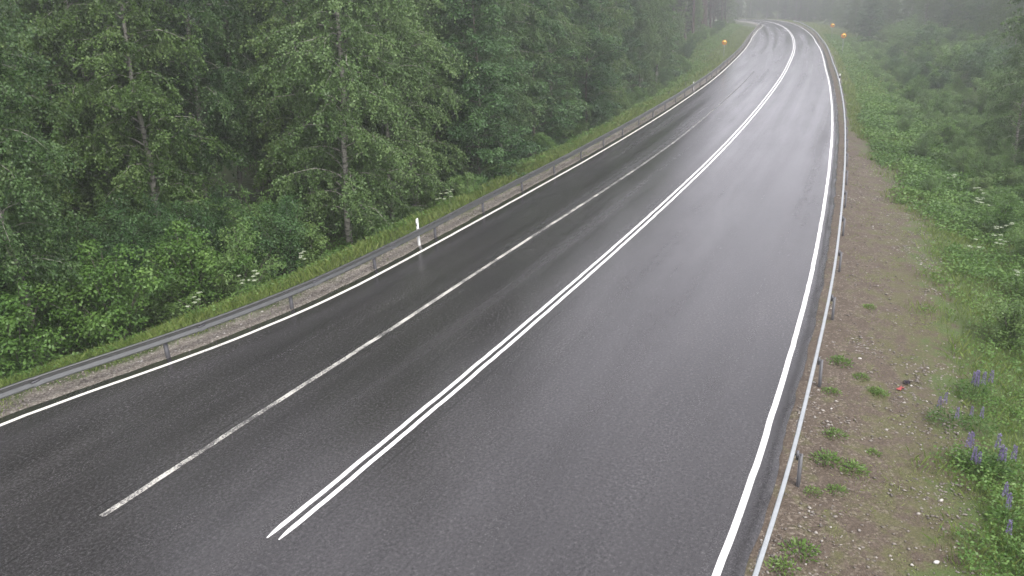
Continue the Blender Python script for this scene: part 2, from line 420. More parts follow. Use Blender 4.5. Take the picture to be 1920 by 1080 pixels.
# the land beyond, a broad sheet under everything
fx = np.linspace(-900, 1100, 41); fy = np.linspace(-500, 1500, 41); GX, GY = np.meshgrid(fx, fy)
fm = np_mesh('terrain', np.c_[GX.ravel(), GY.ravel(), np.full(GX.size, -2.2)],
             np.stack([(np.arange(40)[:, None] * 41 + np.arange(40)[None, :]) + k for k in (0, 1, 42, 41)], -1).reshape(-1), [4] * 1600,
             {'dl': np.full(GX.size, 60.0), 'dr': np.full(GX.size, -5.0), 'dv': np.full(GX.size, 9.0)})
tag(add_obj('terrain', fm, M['ground']), kind='structure')

def zat(x, y):
    q = st(np.array([[x, y]]))[0]; dl = -q[1] - offL(q[0]); dr = q[1] - offR(q[0])
    z = float(zg(q[0], dl, dr)); d = max(dl, dr)
    return z + float(.10 * vnoise(x * .45, y * .45, 2) * sm(2, 6, d))
def zat_v(P):
    q = st(P); dl = -q[:, 1] - offL(q[:, 0]); dr = q[:, 1] - offR(q[:, 0]); d = np.maximum(dl, dr)
    return zg(q[:, 0], dl, dr) + .10 * vnoise(P[:, 0] * .45, P[:, 1] * .45, 2) * sm(2, 6, d), q[:, 0], dl, dr

sR = np.unique(np.r_[np.arange(S_MIN, -16, 3), np.arange(-16, 70, .3), np.arange(70, 150, .8), np.arange(150, S_MAX, 2)])
eL = offL(sR) + .38 + .035 * vnoise(sR * 1.7, sR * 0, 4) + .02 * vnoise(sR * 5, sR * 0, 6)
eR = offR(sR) + .36 + .035 * vnoise(sR * 1.7, sR * 0, 5) + .02 * vnoise(sR * 5, sR * 0, 7)
cols, zc = [], []
for k in np.linspace(0, 1, 31):
    t = -eL + k * (eL + eR); cols.append(t)
    zc.append(np.full(len(sR), .0) - .004 * 0)
cols = [cols[0] - .03] + cols + [cols[-1] + .03]
zc = [np.full(len(sR), -.06)] + zc + [np.full(len(sR), -.06)]
tag(strip('road', sR, cols, np.stack(zc, 1), M['asphalt']), kind='structure')

def line(name, s0, s1, off, w, mat, step=.4, z=.006, taper=0.0):
    s = np.arange(s0, s1, step); t = off(s); jit = .008 * vnoise(s * 3, s * 0, 9)
    w = w * (np.ones(len(s)) if taper <= 0 else np.clip(.25 + (s - s0) / taper, 0, 1))
    return tag(strip(name, s, [t - w / 2 + jit, t, t + w / 2 + jit], z, mat), kind='structure')
line('left_edge_line', S_MIN, S_MAX, lambda s: -offL(s), .13, M['paint_edge'])
line('right_edge_line', S_MIN, S_MAX, lambda s: offR(s), .118, M['paint_fresh'])
sD = float(st(gp(190, 968))[0, 0])
line('lane_line', sD, 82, lambda s: -offD(s), .14, M['paint_worn'])
line('centre_line', 0.0, S_MAX, lambda s: 0 * s - .112, .108, M['paint_fresh'], .2, taper=.35)
line('centre_line', 0.05, S_MAX, lambda s: 0 * s + .112, .108, M['paint_fresh'], .2, taper=.35)

# ------------------------------------------------------------------ guardrails
M['beam_skylit'] = steel('skylit_galvanised_beam', (.52, .55, .545), .85, .26, .38)  # right rail: same galvanised steel, sky brightness put into a paler colour
def guardrail(offf, side, s0, s1, d_beam, first_post, label):
    """side -1: left of the road, +1: right; beam faces the road, posts stand behind it"""
    root = empty('guardrail', (*xy(s0, side * (offf(np.array([s0]))[0] + d_beam)), 0))
    prof = np.array([(0.000, .694), (.006, .704), (.070, .706), (.081, .697), (.082, .672), (.032, .606), (.032, .568), (.082, .500), (.080, .468), (.070, .460),
                     (.062, .464), (.074, .474), (.076, .496), (.025, .564), (.025, .610), (.076, .676), (.074, .690), (.064, .699), (.010, .697)])
    s = np.arange(s0, s1, 1.0); tb = offf(s) + d_beam
    wob = .012 * vnoise(s * .25, s * 0, 13)
    m = len(prof); Tt = side * (tb[:, None] - prof[None, :, 0] + .04); Sx = np.repeat(s[:, None], m, 1)
    P = xy(Sx, Tt); Z = prof[None, :, 1] + wob[:, None]
    V = np.concatenate([P, Z[..., None]], -1).reshape(-1, 3) - np.array(root.location)
    i = np.arange(len(s) - 1)[:, None] * m; j = np.arange(m)[None, :]; j2 = (j + 1) % m
    F = np.stack([i + j, i + j2, i + m + j2, i + m + j], -1).reshape(-1)
    add_obj('beam', np_mesh('beam', V, F, [4] * ((len(s) - 1) * m)), M['beam' if side < 0 else 'beam_skylit'], root)
    # one C-section post, copied
    mb = MB(); w, dpt, tk = .10, .055, .008
    mb.box((0, 0, .12), (tk, w, .98)); mb.box((dpt / 2 + tk / 2 + .001, w / 2 - tk / 2, .12), (dpt, tk, .974)); mb.box((dpt / 2 + tk / 2 + .001, -w / 2 + tk / 2, .12), (dpt, tk, .974))
    mb.box((-.03, 0, .585), (.05, .06, .17)); mb.tube([(-.045, 0, .587), (-.105, 0, .587)], [.012, .016], 6)
    pme = mb.mesh('post'); pme.materials.append(M['post'])
    k = 0
    for sp in np.arange(first_post, s1 - 1, 4.0):
        if sp < s0 + .2: continue
        p = xy(sp, side * (offf(np.array([sp]))[0] + d_beam + .10))
        o = bpy.data.objects.new('post', pme); COL.objects.link(o); o.parent = root
        tdir = np.array(xy(sp + .5, 0) - xy(sp - .5, 0)); ang = math.atan2(tdir[1], tdir[0])
        o.location = (p[0] - root.location.x, p[1] - root.location.y, 0.0)
        o.rotation_euler = (rng.normal(0, .012), rng.normal(0, .012), ang + (PI / 2 if side < 0 else -PI / 2)); k += 1
    sp_m = MB(); sp_m.box((0, -.087, .683), (.34, .006, .022)); sp_m.box((0, -.087, .486), (.34, .006, .026))
    for bx_ in (-.12, -.04, .04, .12):
        for bz in (.683, .486): sp_m.tube([(bx_, -.088, bz), (bx_, -.101, bz)], [.011, .009], 6)
    sp_m.box((0, -.040, .589), (.34, .006, .05))
    sme = sp_m.mesh('splice_plate'); sme.materials.append(M['post'])
    for sp in np.arange(first_post + 1.0, min(s1 - 1, 120), 4.0):
        if sp < -14: continue
        p = xy(sp, side * (offf(np.array([sp]))[0] + d_beam + .04)); tdir = np.array(xy(sp + .5, 0) - xy(sp - .5, 0)); ang = math.atan2(tdir[1], tdir[0])
        o = bpy.data.objects.new('splice_plate', sme); COL.objects.link(o); o.parent = root
        o.location = (p[0] - root.location.x, p[1] - root.location.y, .012 * float(vnoise(sp * .25, 0, 13))); o.rotation_euler = (0, 0, ang if side < 0 else ang + PI)
    tag(root, label, 'guardrail')
    return root
fpL = float(st(gp(327, 672))[0, 0]); fpR = float(st(gp(1489, 906))[0, 0])
guardrail(offL, -1, fpL - 30.3, 205, .34, fpL - 28, 'long grey steel guardrail curving along the wooded left edge of the road')
guardrail(offR, 1, fpR - 30.3, 205, .66, fpR - 28, 'grey steel guardrail along the gravel verge on the right edge of the road')

# ------------------------------------------------------------------ marker posts and signs
def marker_post(loc, rz, label, tilt=0.0, band=False):
    r = empty('marker_post', loc, rz)
    mb = MB(); hz = 1.06
    for z0, z1, w0, w1 in ((-.2, hz, .062, .052),):
        th = np.array([.5, 1.5, 2.5, 3.5, 4.5, 5.5]) * PI / 3
        A = np.c_[np.cos(th) * w0, np.sin(th) * w0 * .8, np.full(6, z0)]; B = np.c_[np.cos(th) * w1, np.sin(th) * w1 * .8, np.full(6, z1) + np.cos(th) * .03]
        V = np.r_[A, B]; F = []
        for j in range(6): F += [j, (j + 1) % 6, 6 + (j + 1) % 6, 6 + j]
        mb.add(V, F + [6, 7, 8, 9, 10, 11], [4] * 6 + [6])
    add_obj('post_body', mb.mesh('post_body'), M['white_plastic'], r)
    m2 = MB(); m2.box((0, -.047, .84), (.045, .012, .12)); add_obj('reflector', m2.mesh('reflector'), M['reflector'], r)
    if band:
        m3 = MB(); m3.tube([(0, 0, .70), (0, 0, .92)], [.064, .062], 6); add_obj('dark_band', m3.mesh('dark_band'), M['sign_black'], r)
    r.rotation_euler = (tilt, 0, rz)
    return tag(r, label, 'marker post', 'white roadside marker posts')
p = gp(786, 459); marker_post((p[0], p[1], -.04), rad(-30), 'white marker post behind the guardrail beside the tall birch')
p = gp(1300, 168); marker_post((p[0], p[1], -.35), rad(-25), 'small white marker post with dark band behind the far stretch of the left guardrail', 0, True)
p = gp(1573, 160); marker_post((p[0], p[1], -.08), rad(-20), 'small pale marker post with dark band behind the right guardrail near the bushes', 0, True)
p = gp(1421, 66); marker_post((p[0] - .8, p[1], .0), rad(-15), 'tiny white marker post at the inside of the bend by the grass bank', 0, True)

def round_sign(loc, rz, zc, label, group):
    r = empty('road_sign', loc, rz)
    mb = MB(); mb.tube([(0, .035, -.3), (0, .035, zc + .25)], [.03, .03], 8); add_obj('pole', mb.mesh('pole'), M['sign_back'], r)
    def disc(name, R, y0, y1, mat, parent, hole=None):
        n = 32; th = np.arange(n) / n * 2 * PI; b = MB()
        ring = lambda rr, y: np.c_[np.cos(th) * rr, np.full(n, y), zc + np.sin(th) * rr]
        if hole is None:
            V = np.r_[ring(R, y0), ring(R, y1)]; F = []
            for j in range(n): F += [j, n + j, n + (j + 1) % n, (j + 1) % n]
            b.add(V, F + list(range(n)) + list(range(2 * n - 1, n - 1, -1)), [4] * n + [n, n])
        else:
            V = np.r_[ring(R, y0), ring(hole, y0), ring(hole, y1), ring(R, y1)]; F = []
            for q in range(4):
                for j in range(n): F += [q * n + j, q * n + (j + 1) % n, ((q + 1) % 4) * n + (j + 1) % n, ((q + 1) % 4) * n + j]
            b.add(V, F, [4] * (4 * n))
        return add_obj(name, b.mesh(name), mat, parent)
    face = disc('sign_face', .32, -.004, .004, M['sign_yellow'], r)
    disc('sign_border', .33, -.012, -.005, M['sign_red'], r, .285)
    disc('sign_back', .33, .006, .012, M['sign_back'], r)
    for x, mt in ((-.105, 'sign_red'), (.105, 'sign_black')):
        b = MB(); b.box((x, -.009, zc - .025), (.165, .008, .07)); b.box((x, -.009, zc + .045), (.115, .008, .064))
        b.box((x - .055, -.009, zc - .082), (.04, .008, .04)); b.box((x + .055, -.009, zc - .082), (.04, .008, .04))
        add_obj('car_symbol', b.mesh('car_symbol'), M[mt], r)
    return tag(r, label, 'road sign', group)
p = gp(1357, 106); round_sign((p[0], p[1], zat(p[0], p[1])), rad(-14), 1.9, 'round yellow sign with red border standing in grass on the left bank', 'round yellow road signs')
p = gp(1579, 98); round_sign((p[0], p[1], zat(p[0], p[1])), rad(-20), 2.3, 'round orange-red sign beyond the right guardrail, the nearer of two', 'round yellow road signs')
p = gp(1559, 72); round_sign((p[0], p[1], zat(p[0], p[1])), rad(-20), 2.3, 'faint round reddish sign in the mist on the right, the farther of two', 'round yellow road signs')

# ------------------------------------------------------------------ foliage
def unit(v): return v / (np.linalg.norm(v, axis=-1, keepdims=True) + 1e-9)
def leaves(name, P, D, L, W, tone, fold=0.0, r=None, face=None):
    """one pointed leaf (quad) per row"""
    r = r or rng
    n = len(P); D = unit(D); N = unit(np.cross(D, r.normal(size=(n, 3)) if face is None else face)); L = np.broadcast_to(L, n)[:, None]; W = np.broadcast_to(W, n)[:, None]
    up = np.cross(D, N) * L * r.uniform(-.12, .12, (n, 1))
    V = np.stack([P, P + D * L * .45 + N * W * .5, P + D * L + up, P + D * L * .45 - N * W * .5], 1).reshape(-1, 3)
    return np_mesh(name, V, np.arange(4 * n), np.full(n, 4), {'tone': np.repeat(np.clip(tone, 0, 1), 4)})

def tree_proto(kind, H, R, seed, base=.12, lean=0.0, dens=1.0):
    """returns (wood mesh, crown mesh)"""
    r = np.random.default_rng(seed)
    wood = MB(); zc = 12.5
    n = 12; zz = np.linspace(-.5, H, n)
    bx = np.cumsum(r.normal(0, .07, n)) * (H / 16); by = np.cumsum(r.normal(0, .07, n)) * (H / 16)
    bx -= bx[0]; by -= by[0]; bx += lean * zz
    r0 = {'birch': .0064, 'alder': .0070, 'spruce': .0105}[kind] * H
    rr = r0 * (1 - .93 * np.clip(zz / H, 0, 1)) ** .85 + .012; rr[0] *= 1.35; rr[1] *= 1.05
    wood.tube(np.c_[bx, by, zz], rr, 9)
    tx = lambda h: np.c_[np.interp(h, zz, bx), np.interp(h, zz, by), h]
    for i in range(16 if kind != 'spruce' else 30):                # dead twigs on the lower trunk
        h = H * r.uniform(.04, base + .22); az = r.uniform(0, 2 * PI); ln = r.uniform(.4, 1.5); e = r.uniform(-.35, .35); b0 = tx(np.array([h]))[0]
        v = np.array([math.cos(az), math.sin(az), e]) * ln
        wood.tube([b0, b0 + v * .55 + r.normal(0, .05, 3), b0 + v + r.normal(0, .12, 3)], [.016, .010, .003], 4, cap=False)
    LP, LD, LL, LT, LF = [], [], [], [], []
    nb = int({'birch': 6.2, 'alder': 6.6, 'spruce': 7.5}[kind] * H)
    hs = H * (base + (0.985 - base) * (np.arange(nb) + r.random(nb)) / nb)
    for i, h in enumerate(hs):
        u = (h / H - base) / (1 - base); az = i * 2.39996 + r.normal(0, .4)
        if kind == 'birch': ln = R * (.42 + .58 * math.sin(PI * min(1, .22 + .78 * u)) ** .8) * (1 - .72 * u ** 2.2) * r.uniform(.6, 1.15); el = r.uniform(.35, .85)
        elif kind == 'alder': ln = R * (.55 + .45 * math.sin(PI * min(1, .3 + .7 * u))) * (1 - .75 * u ** 2.5) * r.uniform(.6, 1.15); el = r.uniform(.1, .6)
        else: ln = R * (1 - u) ** .8 * r.uniform(.75, 1.1) + .25; el = r.uniform(-.25, .05)
        m = 6; q = np.linspace(0, 1, m)
        hor = np.array([math.cos(az), math.sin(az)])
        bend = {'birch': 1.0, 'alder': .55, 'spruce': .35}[kind]
        ang = el - bend * q * (1.2 if kind == 'birch' else .8)
        if kind == 'spruce': ang = el + .5 * q ** 2
        dz = np.cumsum(np.sin(ang)) * ln / m; dx = np.cumsum(np.cos(ang)) * ln / m
        B = tx(np.array([h]))[0] + np.c_[hor[0] * dx, hor[1] * dx, dz] + r.normal(0, .03, (m, 3)) * ln * q[:, None]
        B = np.r_[tx(np.array([h])), B]
        br = max(.010, min(.045, ln * .011)) * (1.0 if h < zc else .8)
        wood.tube(B, np.linspace(br, .004, m + 1), 4, cap=False)
        hi = h > zc
        tone_b = r.normal(.5, .11)
        if kind == 'spruce':
            nt_ = int(ln * (10 if not hi else 5) * dens) + 2
            k = r.uniform(.12, 1, nt_); idx = k * m; a = np.floor(idx).astype(int).clip(0, m - 1); f = (idx - a)[:, None]
            TP = B[a] * (1 - f) + B[a + 1] * f
            side = r.choice([-1, 1], nt_); td = np.c_[hor[0] * .6 - side * hor[1], hor[1] * .6 + side * hor[0], r.uniform(-.9, -.1, nt_)]
            tl = r.uniform(.25, .6, nt_) * (1 - .5 * k)
            per = 14 if not hi else 6
            g = r.random((nt_, per)); P_ = TP[:, None] + unit(td)[:, None] * (tl[:, None] * g)[..., None]
            D_ = unit(td)[:, None] + r.normal(0, .55, (nt_, per, 3))
            LP.append(P_.reshape(-1, 3)); LD.append(D_.reshape(-1, 3)); LF.append(r.normal(size=(nt_ * per, 3))); LL.append(np.full(nt_ * per, .11 if not hi else .2) * r.uniform(.7, 1.2, nt_ * per)); LT.append(np.clip(tone_b + r.normal(0, .12, nt_ * per), 0, 1))
            continue
        if kind == 'alder':                                     # leafy sprays: flattened clumps along the boughs
            nc = max(3, int(ln * 2.6 * dens * (1 if not hi else .7))); k = np.linspace(.30, 1.0, nc) + r.normal(0, .05, nc); idx = k.clip(0, .999) * m; a = np.floor(idx).astype(int); f = (idx - a)[:, None]
            Cc = B[a] * (1 - f) + B[a + 1] * f + r.normal(0, .22, (nc, 3)) * np.array([1, 1, .5])
            rc = r.uniform(.30, .58, nc) * (R / 2.8); per = 105 if not hi else 30
            nrm = unit(r.normal(size=(nc, per, 3)) + np.array([0, 0, .35])); rad_ = r.random((nc, per, 1)) ** .38
            P_ = Cc[:, None] + nrm * rad_ * rc[:, None, None] * np.array([1.1, 1.1, .55])
            fc = unit(nrm * .8 + np.array([0, 0, .7]) + r.normal(0, .42, (nc, per, 3)))
            D_ = unit(np.cross(fc, r.normal(size=(nc, per, 3)))) + nrm * .35 + np.array([0, 0, -.3])
            LP.append(P_.reshape(-1, 3)); LD.append(D_.reshape(-1, 3)); LF.append(fc.reshape(-1, 3)); LL.append(.125 * (1 if not hi else 2.0) * r.uniform(.6, 1.25, nc * per))
            LT.append(np.clip(tone_b + r.normal(0, .13, (nc, 1)) + r.normal(0, .11, (nc, per)), 0, 1).ravel())
            continue
        nt_ = int((ln * (8.0 if kind == 'birch' else 5.4) + 3) * dens * (1 if not hi else .55))
        k = r.uniform(.15, 1.0, nt_) ** .8; idx = k * m; a = np.floor(idx).astype(int).clip(0, m - 1); f = (idx - a)[:, None]
        TP = B[a] * (1 - f) + B[a + 1] * f
        td = r.normal(size=(nt_, 3)); td[:, 2] = td[:, 2] * .5 - (.75 if kind == 'birch' else .05); td[:, :2] += hor * .6
        td = unit(td); tl = r.uniform(.30, 1.25, nt_) * (.95 if kind == 'birch' else .68)
        per = 40 if not hi else 13
        if kind == 'alder': per = 42 if not hi else 13
        g = r.random((nt_, per)) ** .8
        sag = -(g ** 2) * tl[:, None] * (.35 if kind == 'birch' else .1)
        P_ = TP[:, None] + td[:, None] * (tl[:, None] * g)[..., None] + r.normal(0, .055 if kind == 'birch' else .075, (nt_, per, 3)); P_[..., 2] += sag
        D_ = td[:, None] * .5 + r.normal(0, .6, (nt_, per, 3)) + np.array([0, 0, -.45])
        lsz = {'birch': .098, 'alder': .150}[kind] * (1 if not hi else 2.0)
        LP.append(P_.reshape(-1, 3)); LD.append(D_.reshape(-1, 3)); LF.append((unit(r.normal(size=(nt_, per, 3)) + td[:, None] * np.array([.5, .5, 0]) + np.array([0, 0, .55]))).reshape(-1, 3)); LL.append(lsz * r.uniform(.65, 1.25, nt_ * per))
        tw = r.normal(0, .15, (nt_, 1)); LT.append(np.clip(tone_b + tw + r.normal(0, .13, (nt_, per)), 0, 1).ravel())
    P_ = np.concatenate(LP); L_ = np.concatenate(LL)
    wf = {'birch': .72, 'alder': .82, 'spruce': .20}[kind]
    cm = leaves(kind + '_crown', P_, np.concatenate(LD), L_, L_ * wf, np.concatenate(LT), r=r, face=np.concatenate(LF))
    return wood.mesh(kind + '_trunk', smooth=True), cm

def shrub_proto(H, R, seed, nst=9, leaf=.10, dens=1.0, wide=.62):
    r = np.random.default_rng(seed); wood = MB(); LP, LD, LL, LT, LF = [], [], [], [], []
    for i in range(nst):
        az = i * 2.4 + r.normal(0, .4); sp = r.uniform(.15, 1.0) * R; h = H * r.uniform(.62, 1.0) * (1 - .35 * (sp / R) ** 2)
        q = np.linspace(0, 1, 7)
        B = np.c_[np.cos(az) * sp * q ** 1.2 + r.normal(0, .04, 7) * q, np.sin(az) * sp * q ** 1.2 + r.normal(0, .04, 7) * q, -.15 + (h + .15) * q ** .85]
        wood.tube(B, np.linspace(.022, .006, 7), 5, cap=False)
        tb = r.normal(.5, .12)
        nc = int(h * 2.3) + 2; k = np.linspace(.28, 1.0, nc); idx = k.clip(0, .999) * 6; a = np.floor(idx).astype(int); f = (idx - a)[:, None]
        Cc = B[a] * (1 - f) + B[a + 1] * f; Cc = Cc + r.normal(0, .13 * R, (nc, 3)) * np.array([1, 1, .4])
        rc = r.uniform(.20, .38, nc) * (R / 1.4); per = 125
        for q_ in Cc[::2]: wood.tube(np.array([B[int(r.integers(1, 4))], q_]), [.010, .004], 3, cap=False)
        nrm = unit(r.normal(size=(nc, per, 3)) + np.array([0, 0, .4])); rad_ = r.random((nc, per, 1)) ** .36
        P_ = Cc[:, None] + nrm * rad_ * rc[:, None, None] * np.array([1.1, 1.1, .8]) * r.uniform(.8, 1.25, (nc, per, 1))
        fc = unit(nrm * .9 + np.array([0, 0, .6]) + r.normal(0, .42, (nc, per, 3)))
        D_ = unit(np.cross(fc, r.normal(size=(nc, per, 3)))) + nrm * .35 + np.array([0, 0, -.2])
        LP.append(P_.reshape(-1, 3)); LD.append(D_.reshape(-1, 3)); LF.append(fc.reshape(-1, 3)); LL.append(leaf * r.uniform(.6, 1.3, nc * per))
        LT.append(np.clip(tb + r.normal(0, .12, (nc, 1)) + r.normal(0, .11, (nc, per)), 0, 1).ravel())
    P_ = np.concatenate(LP); P_[:, 2] = np.maximum(P_[:, 2], .02); L_ = np.concatenate(LL)
    return wood.mesh('shrub_stems', smooth=True), leaves('shrub_foliage', P_, np.concatenate(LD), L_, L_ * wide, np.concatenate(LT), r=r, face=np.concatenate(LF))

PROTO = {'birch': [], 'alder': [], 'spruce': [], 'shrub': [], 'willow': []}
for k, (h, R_, b) in enumerate(((18, 3.1, .06), (16, 2.8, .03), (19, 2.5, .17), (15, 3.0, .02))):
    PROTO['birch'].append((*tree_proto('birch', h, R_, 100 + k, b, lean=rng.uniform(-.01, .02)), h))
for k, (h, R_, b) in enumerate(((13, 3.1, .02), (15, 2.9, .05), (11, 2.7, .015))):
    PROTO['alder'].append((*tree_proto('alder', h, R_, 200 + k, b, lean=rng.uniform(-.01, .02)), h))
for k, (h, R_, b) in enumerate(((20, 2.3, .34), (18, 2.4, .12))):
    PROTO['spruce'].append((*tree_proto('spruce', h, R_, 300 + k, b), h))
for k, (h, R_, n_) in enumerate(((2.6, 1.5, 11), (3.4, 1.6, 12), (1.9, 1.3, 10), (4.6, 1.9, 13))):
    PROTO['shrub'].append((*shrub_proto(h, R_, 400 + k, n_, leaf=(.098, .105, .088, .095)[k]), h))
for k, (h, R_, n_) in enumerate(((2.4, 1.5, 12), (3.6, 1.7, 13), (1.5, 1.2, 10))):
    PROTO['willow'].append((*shrub_proto(h, R_, 450 + k, n_, leaf=.105, wide=.36), h))
MATS = {'birch': ('birch_bark', 'birch_leaf'), 'alder': ('grey_bark', 'alder_leaf'), 'spruce': ('spruce_bark', 'spruce_leaf'), 'shrub': ('grey_bark', 'shrub_leaf'), 'willow': ('grey_bark', 'willow_leaf')}
VAR = {('birch', 1): 'yellow_leaf', ('birch', 2): 'dusky_leaf', ('alder', 1): 'birch_leaf', ('shrub', 2): 'yellow_leaf', ('shrub', 3): 'alder_leaf'}
NAMES = {'birch': 'birch_tree', 'alder': 'alder_tree', 'spruce': 'spruce_tree', 'shrub': 'leafy_shrub', 'willow': 'willow_bush'}
ROOTS = {}
def plant(kind, var, x, y, label, group=None, scale=1.0, rz=None, tilt=0.0, taz=0.0, sz=1.0):
    key = (kind, var)
    z = zat(x, y) - .05
    if key not in ROOTS:
        w, c, h = PROTO[kind][var]
        root = empty(NAMES[kind])
        add_obj('stems' if kind in ('shrub', 'willow') else 'trunk', w, M[MATS[kind][0]], root)
        add_obj('foliage' if kind in ('shrub', 'willow') else 'crown', c, M[VAR.get(key, MATS[kind][1])], root)
        ROOTS[key] = root; o = root
    else:
        o = copy_tree(ROOTS[key])
        if 'group' in o: del o['group']
    o.location = (x, y, z); o.scale = (scale, scale, scale * sz)
    o.rotation_euler = (Matrix.Rotation(tilt, 3, Vector((-math.sin(taz), math.cos(taz), 0))) @ Matrix.Rotation(rng.uniform(0, 2 * PI) if rz is None else rz, 3, 'Z')).to_euler()
    tag(o, label, 'shrub' if kind in ('shrub', 'willow') else 'tree', group)
    return o

placed = []
def free(x, y, d): return all((x - a) ** 2 + (y - b) ** 2 > d * d for a, b in placed)

# trees one can pick out in the photograph (pixel of the foot, height of the ground there)
front = [
    ('birch', 0, 658, 458, -1.2, 1.05, 'tall birch with a bare pale lower trunk behind the near marker post', .10),
    ('birch', 2, 404, 447, -1.3, 1.0, 'birch with a thick white lower trunk above the bushes left of the tall roadside birch', .07),
    ('birch', 2, 446, 402, -1.3, 1.0, 'slim birch with a long straight trunk just behind the thick white-trunked one', .13),
    ('birch', 2, 497, 372, -1.3, 1.1, 'birch with a tall bare trunk beside its twin, in a dark gap in the wood', .11),
    ('birch', 2, 485, 366, -1.3, 1.0, 'thinner twin birch close beside a tall bare trunk in the dark gap', .12),
    ('birch', 1, 150, 470, -1.3, 1.15, 'large pale-leaved drooping birch at the far left of the wood', .08),
    ('birch', 3, 735, 415, -1.2, .95, 'birch with low drooping branches just beyond the near marker post', .02),
    ('alder', 0, 900, 362, -1.1, .95, 'dark broad alder with boughs down to the grass past the marker post', .03),
    ('alder', 2, 1003, 284, -1.1, 1.1, 'dark spreading alder leaning over the fallen bare branch', .04),
    ('alder', 0, 1100, 251, -1.0, .9, 'dense dark alder whose boughs end where the misty saplings begin', .03),
    ('birch', 2, 1172, 178, -.6, .8, 'thin pale-trunked birch, first of the slender misty stand', .0),
    ('birch', 2, 1197, 176, -.6, .8, 'thin pale-trunked birch, second of the slender misty stand', .0),
    ('birch', 2, 1228, 150, -.4, .8, 'slender misty birch nearest to the dark spruces', .0),
]
trunks = []
for kind, var, px, py, z, scl, lab, tl in front:
    x, y = gp(px, py, z); placed.append((x, y)); trunks.append((x, y))
    plant(kind, var, x, y, lab, None, scl, tilt=tl, taz=rng.uniform(-.5, .5))

def fill(kindp, s_rng, step, rows, side, offf, labelf, scl, dmin, jit=.9, grow=160):
    n = 0
    for d in rows:
        s = s_rng[0] + rng.uniform(0, step)
        while s < s_rng[1]:
            dd = d + rng.uniform(-jit, jit); ss = s + rng.uniform(-.6, .6) * jit
            x, y = xy(ss, side * (offf(np.array([ss]))[0] + dd))
            s += step * rng.uniform(.8, 1.25) * (1 + max(0, s - 60) / grow)
            q = st(np.array([[x, y]]))[0]
            if side < 0 and -q[1] - offL(q[0]) < d * .6: continue
            if math.hypot(x, y) < 9 or not free(x, y, dmin): continue
            # outside what the frame and its reflections can show
            az = math.atan2(x, y)
            if side < 0 and any(0 < math.hypot(a, b) - math.hypot(x, y) < 14 and abs(x * b - y * a) / math.hypot(a, b) < 1.5 for a, b in trunks[:7]): continue
            if y < -2 or az > .72 or az < -.80: continue
            kind = rng.choice([k for k, _ in kindp], p=[p for _, p in kindp]); var = int(rng.integers(len(PROTO[kind])))
            if kind == 'spruce': var = 0 if rng.random() < .7 else 1
            placed.append((x, y)); lab, grp = labelf(kind, dd, ss)
            plant(kind, var, x, y, lab, grp, scl * rng.uniform(.82, 1.15), tilt=rng.uniform(0, .035), taz=rng.uniform(-1, 1)); n += 1
    return n

def lab_left(kind, d, s):
    if s > 92: return {'spruce': ('dark bare-trunked spruce in the misty stand by the left bank', 'spruces in the stand by the left bank'),
                       'birch': ('misty birch among the dark spruces by the left bank', 'birches among the misty spruces'),
                       'alder': ('misty alder among the dark spruces by the left bank', 'alders among the misty spruces')}[kind]
    if s > 48: return {'birch': ('hazy birch in the wood between the dark alders and the spruce stand', 'hazy birches of the middle wood'),
                       'alder': ('hazy alder in the wood between the dark alders and the spruce stand', 'hazy alders of the middle wood'),
                       'spruce': ('hazy dark spruce in the wood before the spruce stand', 'hazy spruces of the middle wood')}[kind]
    return {'birch': ('leafy birch crowding the near wood behind the left guardrail', 'birches of the near left wood'),
            'alder': ('dark green alder filling the near wood behind the left guardrail', 'alders of the near left wood'),
            'spruce': ('dark spruce deep in the near wood behind the left guardrail', 'spruces of the near left wood')}[kind]
fill([('birch', .5), ('alder', .5)], (-4, 88), 3.3, (7.2, 9.6), -1, offL, lab_left, 1.0, 2.2)
fill([('birch', .45), ('alder', .4), ('spruce', .15)], (-4, 92), 3.6, (12.5, 15.5), -1, offL, lab_left, 1.05, 2.2)
fill([('birch', .4), ('alder', .35), ('spruce', .25)], (-2, 95), 4.6, (19, 24, 31), -1, offL, lab_left, 1.1, 2.4)
fill([('birch', .3), ('alder', .3), ('spruce', .4)], (-12, 70), 5.5, (39, 48), -1, offL, lab_left, 1.15, 2.4)
fill([('spruce', .9), ('birch', .1)], (90, 205), 3.2, (9, 11.5, 14.5, 18.5, 24), -1, offL, lab_left, 1.0, 1.9)

# shrubs along the foot of the left wood
shr = [(40, 700, 1, 1.0, 'bright green bush at the near left end of the guardrail'), (130, 640, 0, 1.0, 'bright green bush second from the near end of the left guardrail'),
       (225, 628, 1, 1.05, 'rounded bright green bush standing out before the dark wood at left'), (300, 585, 2, 1.1, 'rounded bush between the big rounded one and white flowers'),
       (20, 610, 3, 1.0, 'tall shrub at the left edge above the first roadside bush'), (110, 545, 3, 1.0, 'tall dark-leaved shrub behind the roadside bushes at left'),
       (370, 560, 1, 1.0, 'broad bush behind the white cow parsley'), (460, 535, 0, 1.15, 'bright bush below the thick white birch trunk'),
       (545, 505, 3, .8, 'tall pointed light green shrub left of the tall roadside birch'), (500, 480, 1, 1.0, 'bushy sapling behind the tall pointed shrub'),
       (430, 470, 3, .8, 'leafy sapling at the foot of the slim straight birch'), (590, 500, 2, 1.0, 'low bush nearest the foot of the tall roadside birch'),
       (250, 520, 3, .9, 'tall shrub in the shade behind the rounded bright bush'), (330, 500, 3, .85, 'leafy sapling in front of the thick white birch trunk'),
       (880, 392, 2, .8, 'low bush at the grass edge under the first dark alder')]
